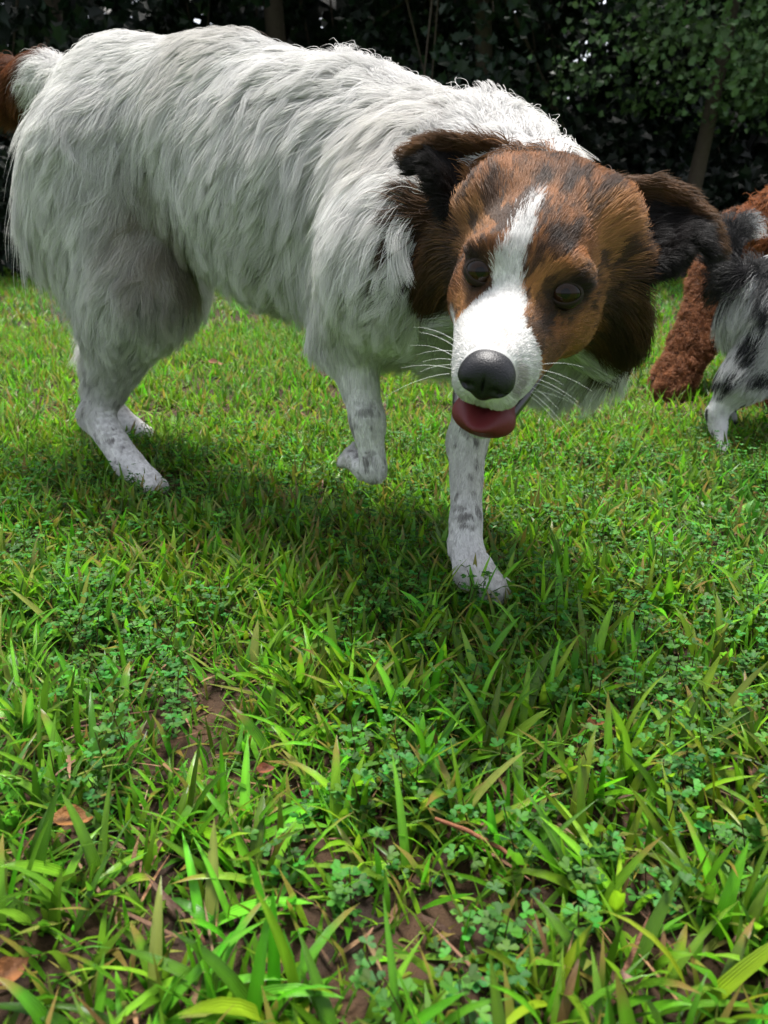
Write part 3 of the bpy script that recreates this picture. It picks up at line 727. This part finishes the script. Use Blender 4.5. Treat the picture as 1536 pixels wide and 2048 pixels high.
    # ---------------- strands, one coat per body part
    def dens(c): 
        q = hl(c); h = (np.abs(q[:, 0]) < .12) & (q[:, 1] > -.1) & (np.abs(q[:, 2]) < .12)
        return np.where(h, 5.0, np.where(c[:, 2] < .2, 2.0, 1.0))
    P, N = sample(rng, V, F, 520000, dens)
    reg = B.region(P); keep = np.ones(len(P), bool)
    for e_ in eyes: keep &= np.linalg.norm(P - e_, axis=1) > .0105
    Q = hl(P); keep &= ~((np.linalg.norm((Q - np.array([0, .128, -.02])) / np.array([.020, .02, .018]), axis=1) < 1))
    keep &= ~((Q[:, 1] > .03) & (np.abs(Q[:, 0]) < .05) & (Q[:, 2] > -.066) & (Q[:, 2] < -.05) & (N @ hz > -.6) & (reg == 'head') & (Q[:, 1] < .13))
    away = (N * nrm(VC - P)).sum(1) < -.35; keep &= ~(away & (rng.random(len(P)) < .45))
    P, N, reg = P[keep], N[keep], reg[keep]
    col = coat(P, reg); fl_ = flow(P, N, reg); L = length(P, N, reg)
    def do(name, mask, parent=root, **kw):
        if mask.sum() < 10: return None
        return fur(name, parent, rng, P[mask], N[mask], fl_[mask], L[mask], col[mask], **kw)
    tm = (reg == 'torso') | (reg == 'neck')
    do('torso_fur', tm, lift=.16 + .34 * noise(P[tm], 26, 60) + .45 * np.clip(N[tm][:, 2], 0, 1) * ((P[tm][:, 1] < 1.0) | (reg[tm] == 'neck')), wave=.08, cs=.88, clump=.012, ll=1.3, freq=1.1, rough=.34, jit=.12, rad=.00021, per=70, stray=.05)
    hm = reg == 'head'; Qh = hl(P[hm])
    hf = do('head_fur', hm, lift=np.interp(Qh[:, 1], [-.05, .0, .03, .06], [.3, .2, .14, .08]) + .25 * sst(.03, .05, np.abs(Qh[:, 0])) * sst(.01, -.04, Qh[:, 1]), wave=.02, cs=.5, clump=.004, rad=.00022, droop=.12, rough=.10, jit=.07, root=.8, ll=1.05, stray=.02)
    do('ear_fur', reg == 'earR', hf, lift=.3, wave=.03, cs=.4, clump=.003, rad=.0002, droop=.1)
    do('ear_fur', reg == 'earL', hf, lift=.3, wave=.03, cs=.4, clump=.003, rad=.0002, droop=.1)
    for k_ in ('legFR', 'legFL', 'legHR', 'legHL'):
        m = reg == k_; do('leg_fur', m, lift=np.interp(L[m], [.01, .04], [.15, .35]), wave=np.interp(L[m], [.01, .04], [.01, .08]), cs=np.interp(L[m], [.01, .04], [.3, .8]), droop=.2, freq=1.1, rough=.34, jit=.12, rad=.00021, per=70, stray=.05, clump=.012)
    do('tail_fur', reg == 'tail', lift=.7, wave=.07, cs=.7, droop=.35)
    # ---------------- eyes
    for e_, sx in zip(eyes, (-1, 1)):
        look = nrm(VC + np.array([0, 0, 0]) - e_); a1 = nrm(hx - (hx @ look) * look); a2 = np.cross(look, a1) * -1
        if a2 @ hz < 0: a2 = -a2
        b2 = Body(); b2.ell(e_, (.0122,) * 3, 'e'); v, f = small_mesh(b2, e_ - .014, e_ + .014, .0009)
        ang = np.arccos(np.clip(nrm(v - e_) @ look, -1, 1)); ec = np.where((ang < .30)[:, None], np.array([.004, .003, .003]), np.where((ang < .72)[:, None], np.array([.016, .007, .003]), np.array([.008, .005, .004])))
        eo = link('eye', mesh_from('eye', v, [f], ec), M['eyeball'], root)
        # lids: skin drawn over the ball round an almond opening
        th = np.linspace(0, 2 * np.pi, 40, endpoint=False); rw_ = []
        inx = np.cos(th) * .0106; iny = np.sign(np.sin(th)) * np.abs(np.sin(th)) ** 1.15 * np.where(np.sin(th) > 0, .0072, .0066) + .0012 * np.cos(th) * sx
        for t_, r_ in ((-.06, .0120), (0, .0125), (.3, .0128), (.65, .0127), (1, .0121)):
            px_ = inx * (1 - t_) + np.cos(th) * .0128 * t_; py_ = iny * (1 - t_) + np.sin(th) * .0112 * t_
            pz_ = np.sqrt(np.maximum(r_ ** 2 - px_ ** 2 - py_ ** 2, 1e-8)); rw_.append(e_ + px_[:, None] * a1 + py_[:, None] * a2 + pz_[:, None] * look)
        v = np.concatenate(rw_); k_ = np.arange(40); f = np.concatenate([np.stack([q * 40 + k_, q * 40 + (k_ + 1) % 40, (q + 1) * 40 + (k_ + 1) % 40, (q + 1) * 40 + k_], -1) for q in range(4)])
        link('eyelid', mesh_from('eyelid', v, [f]), M['lid'], eo)
    # ---------------- nose
    b = Body(); h2 = lambda c, r, k=.006, sub=False: b.ell(hw(c), r, 'n', HM, k, sub)
    h2((0, .126, -.018), (.0175, .016, .0135)); h2((.0095, .131, -.023), (.0095, .0105, .0095)); h2((-.0095, .131, -.023), (.0095, .0105, .0095))
    h2((0, .128, -.030), (.008, .009, .009))
    for sx in (-1, 1): h2((sx * .0088, .1435, -.0255), (.0042, .006, .0036), .003, True); h2((sx * .0155, .138, -.0275), (.005, .005, .0018), .003, True)
    h2((0, .1435, -.028), (.0009, .006, .012), .0015, True)
    v, f = small_mesh(b, hw((0, .128, -.022)) - .027, hw((0, .128, -.022)) + .027, .0009)
    link('nose', mesh_from('nose', v, [f]), M['nose'], root)
    # ---------------- tongue, lips
    b = Body(); b.ell(hw((.002, .085, -.0600)), (.020, .05, .0085), 't', HM, .01); b.ell(hw((.003, .108, -.064)), (.0225, .014, .0125), 't', HM, .012)
    b.ell(hw((.002, .125, -.049)), (.004, .04, .006), 't', HM, .008, True)
    v, f = small_mesh(b, hw((0, .09, -.062)) - .075, hw((0, .09, -.062)) + .075, .0018)
    link('tongue', mesh_from('tongue', v, [f]), M['tongue'], root)
    for sx in (-1, 1):
        pts = np.array([hw((sx * .012, .108, -.068)), hw((sx * .0185, .095, -.066)), hw((sx * .024, .07, -.060)), hw((sx * .030, .045, -.052)), hw((sx * .036, .025, -.042))])
        v, f = tube(pts, np.array([.004, .005, .0055, .005, .002]), 10); link('lip', mesh_from('lip', v, [f]), M['lip'], root)
    # ---------------- whiskers
    rw = np.random.default_rng(8); Pw, Dw, Lw = [], [], []
    for sx in (-1, 1):
        for r_ in range(4):
            for q in range(3):
                if rw.random() < .25: continue
                y_ = .088 + .008 * q; z_ = -.022 - .007 * r_
                Pw.append(hw((sx * .030, y_, z_))); Dw.append(nrm(np.array([sx * 1, -.35 + .1 * q, .25 - .2 * r_]) + rw.normal(0, .22, 3)) @ HM); Lw.append(rw.uniform(.015, .05))
    Pw = np.array(Pw); Dw = np.array(Dw); n = len(Pw); s = np.linspace(0, 1, 6)
    X = Pw[:, None] + (np.array(Lw)[:, None] * s)[..., None] * Dw[:, None]; X[..., 2] -= (np.array(Lw)[:, None] * .25 * s ** 2)
    hc = bpy.data.hair_curves.new('whiskers'); hc.add_curves([6] * n)
    hc.attributes['position'].data.foreach_set('vector', X.astype(np.float32).ravel())
    hc.attributes.new('radius', 'FLOAT', 'POINT').data.foreach_set('value', np.tile(np.linspace(.00013, .00004, 6), n).astype(np.float32))
    hc.attributes.new('col', 'FLOAT_COLOR', 'POINT').data.foreach_set('color', np.full(n * 24, .85, np.float32))
    link('whiskers', hc, M['fur'], root)
    return B
MAIN = build_main_dog()

# ------------------------------------------------------------------ the other two dogs
def simple_dog(B, axes, root, seed, n, coat, dirs, lens, furkw, parts):
    rng = np.random.default_rng(seed); V, F = B.mesh(axes); reg = B.region(V)
    link('body', mesh_from('small_body', V, [F], coat(V, reg) * .7), M['skin'], root)
    P, N = sample(rng, V, F, n); reg = B.region(P); col = coat(P, reg); d = dirs(P, N, reg); L = lens(P, N, reg)
    for name, regs in parts:
        m = np.isin(reg, regs)
        if m.sum() > 20: fur(name, root, rng, P[m], N[m], d[m], L[m], col[m], **furkw.get(name, furkw['*']))
def legflow(pts, Q):
    pts = np.asarray(pts, float); best = np.full(len(Q), 9.); dd = np.zeros((len(Q), 3))
    for a, b in zip(pts[:-1], pts[1:]):
        t = np.clip(((Q - a) @ (b - a)) / ((b - a) @ (b - a)), 0, 1); ds = np.linalg.norm(Q - a - t[:, None] * (b - a), axis=1)
        u = ds < best; best[u] = ds[u]; dd[u] = nrm(b - a)
    return dd
def build_merle():
    h = nrm([.95, .30, 0]); l = nrm([-.30, .95, 0]); A = np.stack([h, l, UP]); B = Body()
    B.ell((.70, 1.40, .245), (.11, .08, .09), 'torso', A, .04); B.ell((.84, 1.45, .26), (.15, .085, .095), 'torso', A, .05)
    B.ell((.99, 1.50, .265), (.13, .085, .10), 'torso', A, .05); B.cone((1.07, 1.52, .30), (1.17, 1.55, .37), .065, .05, 'torso', .04)
    B.ell((1.20, 1.56, .39), (.06, .052, .048), 'head', A, .03); B.cone((1.23, 1.57, .38), (1.31, 1.60, .36), .03, .02, 'head', .02)
    for sx in (-1, 1): B.cone(np.array([1.19, 1.56, .42]) + l * .045 * sx, np.array([1.17, 1.555, .38]) + l * .065 * sx, .018, .010, 'head', .012)
    legs = {'legA': [(.68, 1.35, .22), at(1488, 760, 1.335), at(1432, 825, 1.36), at(1436, 850, 1.36), at(1446, 902, 1.34), at(1452, 910, 1.325)],
            'legB': [(.70, 1.45, .22), (.72, 1.44, .12), (.66, 1.46, .075), (.66, 1.46, .06), (.685, 1.47, .012), (.705, 1.475, .01)]}
    for k, p in legs.items(): B.chain(p, [.06, .038, .0145, .0125, .0095, .009], k, .016)
    for k, o_ in (('legC', -.05), ('legD', .05)):
        b = np.array([1.02, 1.51, .24]) + l * o_; legs[k] = [b, b + np.array([-.01, 0, -.10]), b + np.array([0, 0, -.20]), b + np.array([.03, .008, -.225])]
        B.chain(legs[k], [.04, .026, .016, .014], k, .02)
    tail = [(.61, 1.375, .30), at(1462, 570, 1.38), at(1448, 510, 1.38), at(1462, 465, 1.40), at(1500, 445, 1.43)]
    B.chain(tail, [.022, .018, .016, .014, .008], 'tail', .02)
    root = empty('dog', (.72, 1.40, 0), label='small black and grey merle dog with white speckled hind leg at the right edge', category='dog')
    def coat(P, reg):
        n = len(P); c = np.tile([.80, .79, .78], (n, 1)) * (.8 + .3 * noise(P, 45, 3))[:, None]
        gray = sst(.5, .7, noise(P, 26, 4)); c = lerp(c, np.array([.22, .22, .24]), gray * .2)
        bl = sst(.47, .55, noise(P * np.array([1, 1, .7]), 13, 16)) * sst(.12, .18, P[:, 2])
        bl = np.maximum(bl, sst(.70, .76, noise(P, 60, 7)) * .9)
        wz = sst(.66, .60, P[:, 0] + .3 * (P[:, 2] - .2)); bl = bl * (1 - wz * sst(.10, .14, P[:, 2]) * .85)
        bl = np.where(P[:, 0] < .72, np.maximum(bl * .25, sst(.68, .74, noise(P, 60, 7)) * .9), bl)
        for u_, v_, rx_, rz_ in ((1530, 540, .03, .03), (1512, 610, .022, .03), (1492, 680, .018, .03), (1512, 735, .028, .014), (1452, 752, .010, .014)):
            q_ = P - at(u_, v_, 1.34); bl = np.maximum(bl, sst(1.25, .85, np.sqrt((q_[:, 0] / rx_) ** 2 + (q_[:, 2] / rz_) ** 2 + (q_[:, 1] / .09) ** 2) + .7 * (noise(P, 55, 8) - .5)))
        c = lerp(c, np.array([.015, .015, .017]), bl)
        t = reg == 'tail'; k = sst(.03, .015, np.linalg.norm(P - at(1495, 468, 1.42), axis=1))
        c = np.where(t[:, None], lerp(np.tile([.012, .011, .012], (n, 1)), np.array([.6, .6, .6]), k), c)
        m = reg == 'head'; c[m] = np.where((noise(P[m], 20, 9) > .5)[:, None], c[m], .02)
        return np.clip(c, .005, .85)
    def dirs(P, N, reg):
        d = np.tile(-h * .5 + np.array([0, 0, -1.]), (len(P), 1)) - .4 * h * (N[:, 2:3] > .4)
        for k, p in legs.items():
            m = reg == k; d[m] = legflow(p, P[m]) - h * .3
        m = reg == 'tail'; d[m] = legflow(tail, P[m]) + np.array([-.2, 0, -.25])
        return nrm(d)
    def lens(P, N, reg):
        L = np.full(len(P), .042); lg = np.char.startswith(reg.astype(str), 'leg'); L[lg] = .005 + .034 * sst(.07, .19, P[lg][:, 2])
        L[reg == 'tail'] = .05; L[reg == 'head'] = .012; return L
    ax = [np.arange(.50, 1.37, .006), np.arange(1.22, 1.70, .006), np.arange(-.01, .48, .006)]
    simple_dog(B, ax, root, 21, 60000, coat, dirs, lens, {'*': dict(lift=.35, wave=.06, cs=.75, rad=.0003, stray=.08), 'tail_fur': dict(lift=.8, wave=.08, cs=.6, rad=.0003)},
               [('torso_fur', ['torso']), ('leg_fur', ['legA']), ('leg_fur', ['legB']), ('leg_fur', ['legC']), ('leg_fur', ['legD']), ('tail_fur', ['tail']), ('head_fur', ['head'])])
    for sx in (-1, 1):
        b = Body(); p = np.array([1.235, 1.572, .40]) + l * .032 * sx; b.ell(p, (.009,) * 3, 'e'); v, f = small_mesh(b, p - .011, p + .011, .0015); link('eye', mesh_from('eye', v, [f]), M['eye'], root)
    b = Body(); p = np.array([1.327, 1.605, .365]); b.ell(p, (.012, .014, .011), 'e', A); v, f = small_mesh(b, p - .018, p + .018, .002); link('nose', mesh_from('nose', v, [f]), M['nose'], root)
build_merle()
def build_curly():
    h = nrm([-.80, -.60, 0]); l = nrm([.60, -.80, 0]); A = np.stack([h, l, UP]); B = Body()
    B.ell((1.02, 2.00, .37), (.15, .10, .12), 'torso', A, .05); B.ell((1.18, 2.12, .38), (.17, .10, .115), 'torso', A, .05); B.ell((1.34, 2.24, .38), (.13, .10, .11), 'torso', A, .05)
    B.cone((.98, 1.97, .40), at(1575, 440, 1.76), .08, .06, 'torso', .04)
    hc = at(1570, 455, 1.70); B.ell(hc, (.07, .062, .06), 'head', A, .03); B.cone(hc + h * .05 + np.array([0, 0, -.02]), hc + h * .05 + np.array([.03, -.085, -.05]), .034, .026, 'head', .02)
    for sx in (-1, 1):
        a = hc + l * .055 * sx + np.array([0, 0, .035]); B.chain([a, a + l * .03 * sx + np.array([0, 0, -.03]), a + l * .035 * sx + np.array([0, 0, -.09])], [.022, .024, .018], 'head', .012)
    B.ell(hc + np.array([-.035, -.02, .05]), (.035, .03, .025), 'head', A, .02)
    legs = {'legA': [at(1480, 470, 1.93), at(1428, 560, 1.89), at(1385, 690, 1.85), at(1352, 750, 1.84), at(1338, 778, 1.82)],
            'legB': [at(1590, 560, 1.80), at(1560, 700, 1.74), at(1520, 800, 1.70), at(1500, 822, 1.68)],
            'legC': [(1.36, 2.20, .34), (1.32, 2.17, .22), (1.40, 2.25, .11), (1.37, 2.21, .02)], 'legD': [(1.40, 2.30, .34), (1.36, 2.28, .22), (1.44, 2.36, .11), (1.41, 2.33, .02)]}
    B.chain(legs['legA'], [.06, .048, .042, .040, .040], 'legA', .03); B.chain(legs['legB'], [.06, .042, .036, .036], 'legB', .03)
    for k in ('legC', 'legD'): B.chain(legs[k], [.075, .055, .034, .036], k, .03)
    tail = [(1.44, 2.32, .44), (1.50, 2.36, .50), (1.52, 2.36, .57)]; B.chain(tail, [.03, .025, .03], 'tail', .02)
    root = empty('dog', (1.1, 2.05, 0), label='brown curly-haired dog half hidden behind the merle dog with one straight foreleg showing', category='dog')
    def coat(P, reg):
        n = len(P); c = np.tile([.30, .125, .058], (n, 1)) * (.55 + .8 * noise(P, 60, 3))[:, None]
        m = reg == 'head'; c[m] = c[m] * np.array([1.35, 1.15, .9]); return np.clip(c, .01, .6)
    def dirs(P, N, reg): return nrm(np.random.default_rng(2).normal(0, .6, (len(P), 3)) + np.array([0, 0, -.7]))
    def lens(P, N, reg): return np.where(reg == 'head', .035, .020)
    ax = [np.arange(.58, 1.62, .007), np.arange(1.52, 2.50, .007), np.arange(-.01, .64, .007)]
    simple_dog(B, ax, root, 22, 60000, coat, dirs, lens, {'*': dict(lift=.8, wave=.0, cs=.95, rad=.0006, curl=.006, freq=1.1, K=9, per=22, clump=.012, droop=0, root=.2, rough=.5)},  # low root tone paints the shaded gaps between curls
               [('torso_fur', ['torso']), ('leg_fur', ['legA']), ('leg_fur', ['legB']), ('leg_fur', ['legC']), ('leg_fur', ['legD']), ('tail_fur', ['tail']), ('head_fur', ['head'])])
    for sx in (-1, 1):
        b = Body(); p = hc + h * .058 + l * .03 * sx + np.array([0, 0, .008]); b.ell(p, (.010,) * 3, 'e'); v, f = small_mesh(b, p - .012, p + .012, .0015); link('eye', mesh_from('eye', v, [f]), M['eye'], root)
    b = Body(); p = hc + h * .055 + np.array([.032, -.112, -.045]); b.ell(p, (.014, .016, .012), 'e', A); v, f = small_mesh(b, p - .02, p + .02, .002); link('nose', mesh_from('nose', v, [f]), M['nose'], root)
build_curly()

# ------------------------------------------------------------------ fallen leaves, twig
def fallen_leaf(u, v, size, az, tilt, col, label, up=.02, curl=1.0, asp=.30):
    q = at(u, v, 1.0) - VC; t = (up - CAM_H) / q[2]; p = VC + q * t
    n = 9; s = np.linspace(0, 1, n); wd = np.sin(np.pi * s ** .8) ** .9 * asp; rows = np.linspace(-1, 1, 5)
    V = np.array([[s_ - .5, w_ * r_, curl * (r_ * w_) ** 2 * 2.2 + curl * .5 * (s_ - .5) ** 2 + .02 * math.sin(9 * s_ + 4 * r_)] for s_, w_ in zip(s, wd) for r_ in rows]) * size
    F = np.array([[i * 5 + j, (i + 1) * 5 + j, (i + 1) * 5 + j + 1, i * 5 + j + 1] for i in range(n - 1) for j in range(4)])
    c = np.tile(col, (len(V), 1)) * (.15 + .9 * noise(V, 260, 5) + .3 * noise(V, 700, 6))[:, None]
    rt = empty('fallen_leaf', p, label=label, category='leaf', group='fallen leaves in the grass')
    rt.rotation_euler = (tilt, tilt * .6, az)
    link('blade', mesh_from('leaf_blade', V, [F], c), M['litter'], rt, True)
    st = np.array([[-.5 - .35 * k, .02 * k, .05 * k] for k in (-1.2, 0, .5, 1)]) * size
    v_, f_ = tube(st, size * .018, 5); link('stem', mesh_from('leaf_stem', v_, [f_], np.tile(np.array(col) * .6, (len(v_), 1))), M['litter'], rt, True)
for a in (
    (430, 728, .045, .3, .35, (.22, .10, .05), 'curled brown leaf in the sunny grass under the belly of the white dog', .03),
    (530, 1540, .014, .5, .3, (.16, .05, .02), 'small red-brown leaf in the foreground grass below the lifted paw', .02),
    (145, 1640, .026, .1, .2, (.17, .075, .02), 'orange-brown leaf lying on the soil at the lower left', .012),
    (1190, 1447, .015, .2, .2, (.20, .075, .02), 'small orange leaf in the grass at the lower right', .02),
    (16, 1945, .022, 1.1, .5, (.15, .06, .02), 'orange-brown leaf at the bottom left corner', .02),
    (1250, 1960, .012, 1.6, .4, (.17, .10, .07), 'small pinkish tan leaf near the bottom edge on the right', .03)):
    fallen_leaf(*a)
_q = at(975, 1697, 1.0) - VC; _t = (.02 - CAM_H) / _q[2]; _p = VC + _q * _t
_pts = np.array([[-.03, .018, .006], [-.012, .006, .008], [.008, -.004, .003], [.024, -.016, -.004]]) + _p
_v, _f = tube(_pts, np.array([.0012, .0014, .0013, .0009]), 6)
link('twig', mesh_from('twig', _v, [_f], np.tile([.14, .055, .025], (len(_v), 1))), M['litter'], label='thin reddish brown twig lying in the foreground grass', category='twig')
